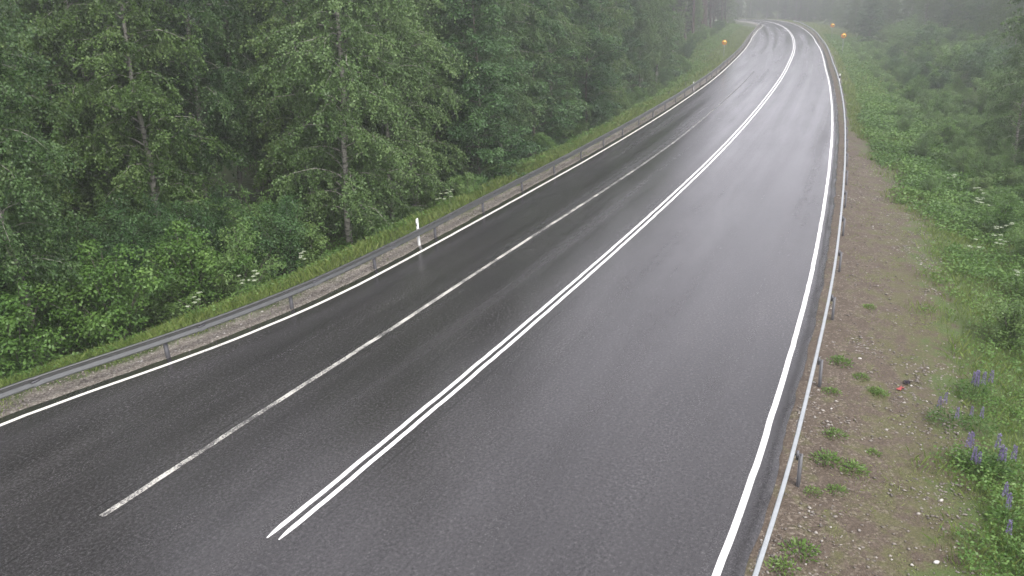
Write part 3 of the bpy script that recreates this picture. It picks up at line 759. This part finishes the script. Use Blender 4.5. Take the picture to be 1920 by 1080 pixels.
for k_, (px, py, v, scl, lab) in enumerate(shr):
    x, y = gp(px, py, -.9); placed.append((x, y)); plant('willow' if k_ in (7, 9, 14) else 'shrub', min(v, 2) if k_ in (7, 9, 14) else v, x, y, lab, None, scl)
def lab_shl(kind, d, s):
    k = {'shrub': 'broad-leaved', 'willow': 'pale narrow-leaved'}[kind]
    return ('low %s bush under the trees along the left grass verge' % k, '%s bushes under the left wood' % k)
fill([('shrub', .6), ('willow', .4)], (20, 92), 3.4, (4.9, 6.6), -1, offL, lab_shl, .6, 1.2, .5)
fill([('shrub', 1.0)], (92, 175), 4.0, (6.6, 8.4), -1, offL, lambda k, d, s: ('small misty bush along the foot of the spruce stand', 'bushes before the spruces'), .62, 1.2, .6)

# right-hand slope
def lab_r(kind, d, s):
    if kind in ('shrub', 'willow'):
        k = {'shrub': 'broad-leaved', 'willow': 'pale narrow-leaved'}[kind]
        if s < 45: return ('%s bush on the near slope above the right ditch' % k, '%s bushes on the near right slope' % k)
        return ('%s misty bush on the far slope above the right ditch' % k, '%s bushes on the far right slope' % k)
    n_ = {'birch': 'birch', 'alder': 'alder', 'spruce': 'spruce'}[kind]
    if s < 60: return ('green %s rising above the bushes of the near right slope' % n_, '%s trees of the near right slope' % n_)
    return ('misty %s in the wood along the far right slope' % n_, '%s trees of the far right wood' % n_)
x, y = gp(1895, 655, -.7); placed.append((x, y)); plant('shrub', 2, x, y, 'dense green bush nearest the lupines, at the right edge', None, .75)
x, y = gp(1912, 250, 1.2); placed.append((x, y)); plant('birch', 0, x, y, 'thin white-trunked birch at the right edge above the bushes', None, .55)
fill([('willow', 1.0)], (26, 120), 2.6, (4.6,), 1, offR, lab_r, .38, .8, .6)
fill([('willow', .75), ('shrub', .25)], (14, 120), 2.3, (6.4, 7.9, 9.4), 1, offR, lab_r, .52, .9, .6)
fill([('willow', .55), ('shrub', .45)], (6, 140), 2.2, (10.5, 12.5, 14.5), 1, offR, lab_r, .85, 1.0, .8, grow=400)
fill([('alder', .25), ('birch', .75)], (8, 150), 3.6, (15.5, 19, 24), 1, offR, lab_r, .62, 2.0)
fill([('alder', .4), ('birch', .35), ('spruce', .25)], (20, 250), 5.0, (31, 38), 1, offR, lab_r, .9, 2.4)
fill([('alder', .3), ('birch', .7)], (120, 262), 4.5, (9, 13, 18), 1, offR, lab_r, .6, 2.0)
fill([('birch', .4), ('alder', .3), ('spruce', .3)], (225, 380), 4.2, (8, 12, 17, 24, 33), 1, offR,
     lambda k, d, s: ('pale misty %s beyond the far bend of the road' % k, '%s trees beyond the far bend' % k), .9, 2.2, grow=1e4)

# ------------------------------------------------------------------ grass, herbs, stones (uncountable)
def scatter(n, s0, s1, d0, d1, side, pw=1.0, spow=1.6):
    s = s0 + (s1 - s0) * rng.random(n) ** spow; d = d0 + (d1 - d0) * rng.random(n) ** pw
    off = (offL if side < 0 else offR)(s); P = xy(s, side * (off + d)); z, *_ = zat_v(P)
    return P, z, s, d

def blades(parts):
    Vs, Ts = [], []
    for P, z, h, w, tone, lean in parts:
        n = len(P); az = rng.uniform(0, 2 * PI, n); up = np.c_[np.cos(az) * lean, np.sin(az) * lean, np.ones(n)] * h[:, None]
        wa = rng.uniform(0, 2 * PI, n); wd = np.c_[np.cos(wa), np.sin(wa), np.zeros(n)] * w[:, None] / 2
        B = np.c_[P, z - .02]
        Vs.append(np.stack([B - wd, B + wd, B + up * .62 + wd * .7 + 0, B + up * np.array([1.35, 1.35, .96])], 1).reshape(-1, 3)); Ts.append(np.repeat(tone, 4))
    V = np.concatenate(Vs); return np_mesh('grass', V, np.arange(len(V)), np.full(len(V) // 4, 4), {'tone': np.concatenate(Ts)})
parts = []
def gp_add(n, s0, s1, d0, d1, side, h0, h1, w, pw=1.0, spow=1.6, keep=None, tone=(.5, .18), lean=.35):
    P, z, s, d = scatter(n, s0, s1, d0, d1, side, pw, spow)
    k = np.ones(n, bool)
    if keep is not None: k = keep(P, s, d) > rng.random(n)
    P, z, s, d = P[k], z[k], s[k], d[k]; n = len(P); dist = np.hypot(P[:, 0], P[:, 1])
    pt = .5 + .5 * vnoise(P[:, 0] * .9, P[:, 1] * .9, 21)
    parts.append((P, z, rng.uniform(h0, h1, n) * (.7 + .6 * pt), w * np.clip(dist / 22, .8, 4), np.clip(tone[0] + .25 * (pt - .5) + rng.normal(0, tone[1], n), 0, 1), lean * np.abs(rng.normal(.8, .5, n))))
gp_add(46000, -6, 60, 1.15, 4.0, -1, .10, .34, .016, keep=lambda P, s, d: np.clip(sm(1.1, 1.9, d + .4 * vnoise(P[:, 0] * 1.5, P[:, 1] * 1.5, 3)), .06, 1))
gp_add(26000, 60, 190, 1.0, 8.0, -1, .12, .38, .016, spow=1.2)
gp_add(5000, -4, 60, .5, 1.3, -1, .03, .12, .014, keep=lambda P, s, d: sm(.2, .6, vnoise(P[:, 0] * 1.1, P[:, 1] * 1.1, 30)), tone=(.65, .2))
gp_add(120000, -3, 70, 1.0, 9.5, 1, .06, .28, .013, keep=lambda P, s, d: np.clip(sm(2.9, 4.0, d + 2.4 * sm(22, 50, s) + .8 * vnoise(P[:, 0] * .8, P[:, 1] * .8, 4)), .0, 1))
gp_add(48000, -3, 46, .9, 3.8, 1, .015, .06, .012, keep=lambda P, s, d: .9 * sm(-.15, .55, vnoise(P[:, 0] * 1.3, P[:, 1] * 1.3, 31) + .3 * vnoise(P[:, 0] * 4, P[:, 1] * 4, 32)), tone=(.8, .2), lean=1.0)
gp_add(30000, 60, 290, 1.2, 8, 1, .12, .40, .016, spow=1.1, tone=(.62, .18))
tag(add_obj('grass', blades(parts), M['grass_blade']), 'green and yellowish grass growing along both verges of the road', 'grass', kind='stuff')

def herbs(n, s0, s1, d0, d1, side, zmax, leaf, keep=None, spow=1.5):
    P, z, s, d = scatter(n, s0, s1, d0, d1, side, 1.0, spow); k = np.ones(n, bool)
    if keep is not None: k = keep(P, s, d) > rng.random(n)
    P, z = P[k], z[k]; n = len(P); m = 7; ht = zmax * (.25 + .75 * (.5 + .5 * vnoise(P[:, 0] * .8, P[:, 1] * .8, 41))) * rng.uniform(.4, 1, n)
    B = np.c_[P, z][:, None] + rng.normal(0, .07, (n, m, 3)) * np.array([1, 1, .3]); B[..., 2] += ht[:, None] * rng.uniform(.3, 1, (n, m))
    D = rng.normal(size=(n, m, 3)); D[..., 2] = np.abs(D[..., 2]) * .3
    t = np.clip(.5 + .25 * vnoise(P[:, 0] * .6, P[:, 1] * .6, 42)[:, None] + rng.normal(0, .14, (n, m)), 0, 1)
    dist = np.clip(np.hypot(P[:, 0], P[:, 1]) / 26, .75, 1.7)[:, None]
    L = leaf * rng.uniform(.6, 1.3, (n, m)) * dist
    return B.reshape(-1, 3), D.reshape(-1, 3), L.ravel(), t.ravel()
H_ = [herbs(40000, -3, 60, 1.6, 9.5, 1, .55, .085, keep=lambda P, s, d: sm(3.3, 4.6, d + 2.2 * sm(22, 50, s) + .9 * vnoise(P[:, 0] * .8, P[:, 1] * .8, 4)) * sm(-.9, .1, vnoise(P[:, 0] * .5, P[:, 1] * .5, 43) + .15 * (d - 4.0))),
      herbs(15000, 30, 150, 2.0, 9.0, 1, .7, .085, spow=1.4, keep=lambda P, s, d: sm(2.8, 4.4, d + 2.3 * sm(22, 50, s) + .9 * vnoise(P[:, 0] * .6, P[:, 1] * .6, 4))),
      herbs(7000, -5, 95, 2.1, 6.0, -1, .45, .085, keep=lambda P, s, d: sm(2.0, 3.6, d + .6 * vnoise(P[:, 0] * .9, P[:, 1] * .9, 44))),
      herbs(9000, -5, 95, 5, 16, -1, .7, .11),
      herbs(4500, 90, 190, 4.0, 10.0, -1, .6, .09, spow=1.1)]
HP, HD, HL, HT = [np.concatenate([h[i] for h in H_]) for i in range(4)]
tag(add_obj('undergrowth', leaves('undergrowth', HP, HD, HL, HL * .6, HT), M['herb_leaf']), 'broad-leaved weeds and undergrowth covering the slopes beside the road', 'undergrowth', kind='stuff')

def stones(n, s0, s1, d0, d1, side, r0, r1, keep=None, spow=1.5, name='gravel'):
    P, z, s, d = scatter(n, s0, s1, d0, d1, side, 1.0, spow); k = np.ones(n, bool)
    if keep is not None: k = keep(P, s, d) > rng.random(n)
    P, z = P[k], z[k]; n = len(P)
    base = np.array([(1, 0, 0), (.5, .85, .1), (-.55, .8, -.05), (-1, 0, .05), (-.45, -.85, 0), (.55, -.8, .1), (.15, .2, .75), (-.1, -.1, -.7)])
    R = r0 + (r1 - r0) * rng.random(n) ** 3; az = rng.uniform(0, 2 * PI, n)
    V = base[None] * (1 + rng.normal(0, .22, (n, 8, 3))) * R[:, None, None] * rng.uniform(.55, 1.2, (n, 1, 3))
    c, s_ = np.cos(az)[:, None], np.sin(az)[:, None]
    V = np.stack([V[..., 0] * c - V[..., 1] * s_, V[..., 0] * s_ + V[..., 1] * c, V[..., 2] * .8], -1)
    V += np.c_[P, z + R * .18][:, None]
    F1 = []
    for j in range(6): F1 += [j, (j + 1) % 6, 6, (j + 1) % 6, j, 7]
    F = (np.array(F1)[None] + np.arange(n)[:, None] * 8).ravel()
    return V.reshape(-1, 3), F, n, np.repeat(rng.beta(1.6, 2.2, n), 8)
A = stones(16000, -6, 60, .40, 1.6, -1, .012, .045)
Bq = stones(34000, -4, 36, .45, 4.0, 1, .007, .045, keep=lambda P, s, d: np.clip(.15 + .85 * sm(-.15, .5, vnoise(P[:, 0] * .8, P[:, 1] * .8, 51) + .25 * (d - 1.9)), .08, 1) * (1 - .9 * sm(3.4, 4.0, d)), spow=1.4)
V = np.concatenate([A[0], Bq[0]]); F = np.concatenate([A[1], Bq[1] + len(A[0])])
tag(add_obj('gravel', np_mesh('gravel', V, F, np.full(len(F) // 3, 3), {'tone': np.r_[A[3], Bq[3]]}), M['stone']), 'loose grey and brown gravel stones strewn over both road shoulders', 'gravel', kind='stuff')

# ------------------------------------------------------------------ small things on the verges
def weed(px, py, scl, label):
    x, y = gp(px, py, -.1); r = empty('weed_tuft', (x, y, zat(x, y)), rng.uniform(0, 6), scl)
    n = 190; az = rng.uniform(0, 2 * PI, n); rr = .24 * rng.random(n) ** .9
    P = np.c_[np.cos(az) * rr, np.sin(az) * rr, rng.uniform(.0, .12, n) * (1 - rr / .3)]
    D = np.c_[np.cos(az), np.sin(az), rng.uniform(.1, 1.2, n)] + rng.normal(0, .35, (n, 3))
    add_obj('leaves', leaves('weed_leaves', P, D, rng.uniform(.04, .10, n), rng.uniform(.018, .035, n), rng.normal(.55, .18, n)), M['weed_leaf'], r)
    return tag(r, label, 'weed', 'weed tufts on the right gravel verge')
for px, py, scl, lab in ((1574, 684, 1.15, 'bright green weed tuft beside the guardrail, level with its middle visible post'), (1558, 740, .8, 'small weed tuft just below the brightest tuft by the guardrail'),
                         (1616, 708, .75, 'small weed tuft right of the brightest tuft, between it and the red litter'), (1650, 735, .8, 'weed tuft just below the red litter'),
                         (1631, 575, .7, 'small weed tuft highest up the gravel, below the big patch of stones'), (1565, 820, .95, 'weed tuft in the bare gravel beside the nearest visible post'),
                         (1552, 868, 1.2, 'wide weed patch beside the foot of the nearest visible post'), (1600, 880, 1.1, 'spreading weed patch right of the wide patch by the nearest post'),
                         (1637, 846, .6, 'tiny bright weed above the spreading weed patch'), (1568, 922, .75, 'bright weed tuft below the spreading weed patch'),
                         (1523, 928, .65, 'small weed nearest the guardrail in the lower gravel'), (1500, 1040, 1.2, 'yellowish weed tuft at the bottom beside the guardrail'),
                         (1468, 1072, 1.0, 'weed tuft lowest of all, against the guardrail'), (1640, 730, .7, 'weed tuft close left of the tuft under the red litter')):
    weed(px, py, scl, lab)

def lupin(px, py, spikes, label, scl=1.0, z0=-.45):
    x, y = gp(px, py, z0); r = empty('lupin_plant', (x, y, zat(x, y)), rng.uniform(0, 6), scl * .86)
    n = 420; az = rng.uniform(0, 2 * PI, n); rr = .42 * rng.random(n) ** .6; hz = rng.uniform(.08, .48, n) * (1 - .5 * (rr / .42) ** 2)
    P = np.c_[np.cos(az) * rr, np.sin(az) * rr, hz]; D = np.c_[np.cos(az), np.sin(az), rng.uniform(-.3, .6, n)] + rng.normal(0, .4, (n, 3))
    add_obj('leaves', leaves('lupin_leaves', P, D, rng.uniform(.06, .12, n), rng.uniform(.022, .036, n), rng.normal(.35, .15, n)), M['herb_leaf'], r)
    for k in range(spikes):
        a = rng.uniform(0, 2 * PI); q = rng.uniform(.03, .30); b = np.array([math.cos(a) * q, math.sin(a) * q]); h = rng.uniform(.55, .85)
        tip = b * 1.35; mb = MB(); mb.tube([(*b * .5, 0), (*b, h * .5), (*tip, h)], [.007, .006, .004], 5)
        stem = add_obj('stem', mb.mesh('stem'), M['stem'], r)
        m = 130; t = np.linspace(0, 1, m); aa = rng.uniform(0, 2 * PI, m); wr = .034 * (1 - .75 * t)
        Q = np.c_[tip[0] + np.cos(aa) * wr, tip[1] + np.sin(aa) * wr, h - .24 + t * .32]
        D = np.c_[np.cos(aa), np.sin(aa), rng.uniform(.0, .9, m)]
        add_obj('flower_spike', leaves('flower_spike', Q, D, np.full(m, .032), np.full(m, .024), rng.random(m)), M['lupin_bloom'], stem)
    return tag(r, label, 'lupin', 'purple lupins at the edge of the right verge')
lupin(1822, 752, 6, 'thick clump of purple lupin spikes, the uppermost clump on the right verge', 1.05)
lupin(1770, 800, 3, 'pinkish purple lupin pair standing apart at the edge of the gravel', .9, -.35)
lupin(1836, 815, 2, 'lupin with two thin faded spikes below the thick upper clump', .85)
lupin(1822, 893, 3, 'lupin with pale spikes at the left of the middle row', .95)
lupin(1846, 900, 4, 'tallest lupin in the middle row of spikes', 1.1)
lupin(1880, 896, 3, 'lupin at the right of the middle row of spikes', 1.0)
lupin(1890, 1000, 3, 'lupin with few dim spikes among tall weeds near the bottom right', 1.0)
lupin(1912, 1068, 3, 'lupin at the very bottom right corner', .95)

def parsley(px, py, z0, label, scl=1.0, n_u=5):
    x, y = gp(px, py, z0); r = empty('cow_parsley', (x, y, zat(x, y)), rng.uniform(0, 6), scl)
    st_, um, lf = MB(), [], []
    for k in range(n_u):
        a = rng.uniform(0, 2 * PI); q = rng.uniform(.05, .3); h = rng.uniform(.5, .85); tip = np.array([math.cos(a) * q, math.sin(a) * q, h])
        st_.tube([(0, 0, 0), tip * np.array([.4, .4, .6]), tip], [.008, .006, .003], 4)
        m = 55; aa = rng.uniform(0, 2 * PI, m); rr = .075 * rng.random(m) ** .5
        um.append(tip + np.c_[np.cos(aa) * rr, np.sin(aa) * rr, .02 - rr * .25])
    add_obj('stem', st_.mesh('stem'), M['stem'], r)
    for U in um:
        U[1::3] = U[1::3] * .5 + U.mean(0) * .5
        D = rng.normal(size=(len(U), 3)) * np.array([1, 1, .3])
        add_obj('umbel', leaves('umbel', U, D, np.full(len(U), .026), np.full(len(U), .024), np.full(len(U), .5)), M['umbel'], r)
    n = 110; az = rng.uniform(0, 2 * PI, n); rr = .26 * rng.random(n) ** .6; P = np.c_[np.cos(az) * rr, np.sin(az) * rr, rng.uniform(.03, .42, n)]
    add_obj('leaves', leaves('parsley_leaves', P, np.c_[np.cos(az), np.sin(az), rng.uniform(-.2, .6, n)], rng.uniform(.05, .11, n), rng.uniform(.02, .04, n), rng.normal(.5, .15, n)), M['herb_leaf'], r)
    return tag(r, label, 'cow parsley', 'white-flowered cow parsley plants')
for px, py, z0, lab in ((372, 612, -.4, 'white cow parsley behind the left guardrail, nearest the rounded bushes'), (482, 560, -.4, 'white cow parsley plant behind the left guardrail below the broad bush'),
                        (466, 566, -.4, 'smaller white cow parsley close beside the one below the broad bush'), (572, 505, -.4, 'white cow parsley left of the tall roadside birch'),
                        (832, 402, -.3, 'white cow parsley just past the near marker post'), (846, 396, -.3, 'second white cow parsley past the near marker post, half behind the rail')):
    parsley(px, py, z0, lab)
for k, (px, py) in enumerate(((1838, 372), (1852, 398), (1832, 388), (1880, 440), (1862, 446), (1816, 484), (1868, 470), (1905, 536), (1778, 350), (1846, 382))):
    parsley(px, py, -.5, 'white-topped cow parsley in the tall weeds of the right slope', 1.0, 4)['group'] = 'cow parsley on the right slope'

# fallen branch, twig, litter, pale stones
def branch(px0, py0, px1, py1, z0, z1, rad_, label, name, twigs=4):
    a = np.array([*gp(px0, py0, z0), z0]); b = np.array([*gp(px1, py1, z1), z1]); mb = MB(); v = b - a; q = np.linspace(0, 1, 7)[:, None]
    L = np.linalg.norm(v); P = q * v + rng.normal(0, .012 * L, (7, 3)) * (q > 0)
    mb.tube(P, np.linspace(rad_, rad_ * .35, 7), 6)
    for k in range(twigs):
        i = int(rng.integers(2, 6)); t = unit(v + rng.normal(0, .5, 3) * L) * L * rng.uniform(.15, .4); t[2] = abs(t[2]) * .5
        mb.tube([P[i], P[i] + t * .5 + rng.normal(0, .01, 3), P[i] + t], [rad_ * .5, rad_ * .35, rad_ * .15], 4)
    me = mb.mesh(name, True); o = add_obj(name, me, M['dead_wood']); o.location = a
    return tag(o, label, 'branch')
branch(1014, 232, 1062, 205, -.5, .4, .045, 'bare pale fallen branch slanting out of the dark alders', 'fallen_branch', 5)
branch(1523, 555, 1537, 562, -.02, .0, .011, 'short pale twig lying on the strip of earth before the right guardrail', 'dry_twig', 1)

def crumple(px, py, size, mat, label, cat, name):
    x, y = gp(px, py, -.1); n = 7; u = np.linspace(-.5, .5, n); U, Vv = np.meshgrid(u, u)
    Z = rng.uniform(0, .35, U.shape) * size[2] * 3; X = U * size[0] + rng.normal(0, .06, U.shape) * size[0]; Y = Vv * size[1] + rng.normal(0, .06, U.shape) * size[1]
    top = np.c_[X.ravel(), Y.ravel(), Z.ravel() + .012]; bot = top - np.array([0, 0, .006])
    f = np.stack([(np.arange(n - 1)[:, None] * n + np.arange(n - 1)[None, :]) + k for k in (0, 1, n + 1, n)], -1).reshape(-1)
    me = np_mesh(name, np.r_[top, bot], np.r_[f, (f.reshape(-1, 4)[:, ::-1] + n * n).ravel()], [4] * (2 * (n - 1) ** 2))
    o = add_obj(name, me, M[mat]); o.location = (x, y, zat(x, y)); o.rotation_euler = (0, 0, rng.uniform(0, 6))
    return tag(o, label, cat)
crumple(1689, 723, (.20, .075, .04), 'red_litter', 'crumpled red scrap of litter lying on the right gravel verge', 'litter', 'litter_scrap')
crumple(1701, 711, (.14, .12, .06), 'dark_litter', 'small dark purple scrap beside the red litter', 'litter', 'litter_scrap')
def rock(px, py, r_, label, tone):
    x, y = gp(px, py, -.15); b = MB(); th = np.arange(8) / 8 * 2 * PI
    V = [np.c_[np.cos(th) * a * rng.uniform(.8, 1.2, 8), np.sin(th) * a * .62 * rng.uniform(.8, 1.2, 8), np.full(8, zz)] for a, zz in ((.8, -.3), (1, .05), (.7, .32), (.2, .42))]
    F = []
    for q in range(3):
        for j in range(8): F += [q * 8 + j, q * 8 + (j + 1) % 8, q * 8 + 8 + (j + 1) % 8, q * 8 + 8 + j]
    b.add(np.concatenate(V) * r_, F + list(range(24, 32)), [4] * 24 + [8], tone)
    o = add_obj('pale_stone', b.mesh('pale_stone'), M['stone']); o.location = (x, y, zat(x, y) + .02); o.rotation_euler = (0, 0, rng.uniform(0, 3))
    return tag(o, label, 'stone')
rock(1757, 1048, .055, 'pale white stone near the bottom of the right gravel', .98)
rock(1766, 931, .045, 'pale flat stone near the weeds, above the big white one', .93)
rock(1612, 677, .045, 'small white stone right of the brightest weed tuft', .99)
rock(1558, 775, .03, 'tiny white stone beside the right guardrail below the middle post', .99)

# ------------------------------------------------------------------ mist
def box_mesh(name, lo, hi):
    b = MB(); lo, hi = np.array(lo, float), np.array(hi, float); b.box((lo + hi) / 2, hi - lo); return b.mesh(name)
hm = bpy.data.materials.new('haze_air'); hm.use_nodes = True; ht = hm.node_tree; ht.nodes.clear()
pv = ht.nodes.new('ShaderNodeVolumePrincipled'); pv.inputs['Color'].default_value = (.93, .93, .96, 1); pv.inputs['Density'].default_value = .0024
pv.inputs['Anisotropy'].default_value = 0.66
ho = ht.nodes.new('ShaderNodeOutputMaterial'); ht.links.new(pv.outputs[0], ho.inputs['Volume'])
tag(add_obj('haze', box_mesh('haze', (-260, -160, -3.4), (420, 520, 26)), hm), 'thin grey mist hanging over the road and woods', 'mist', kind='stuff')
print('trees', len(placed), 'objects', len(bpy.data.objects))
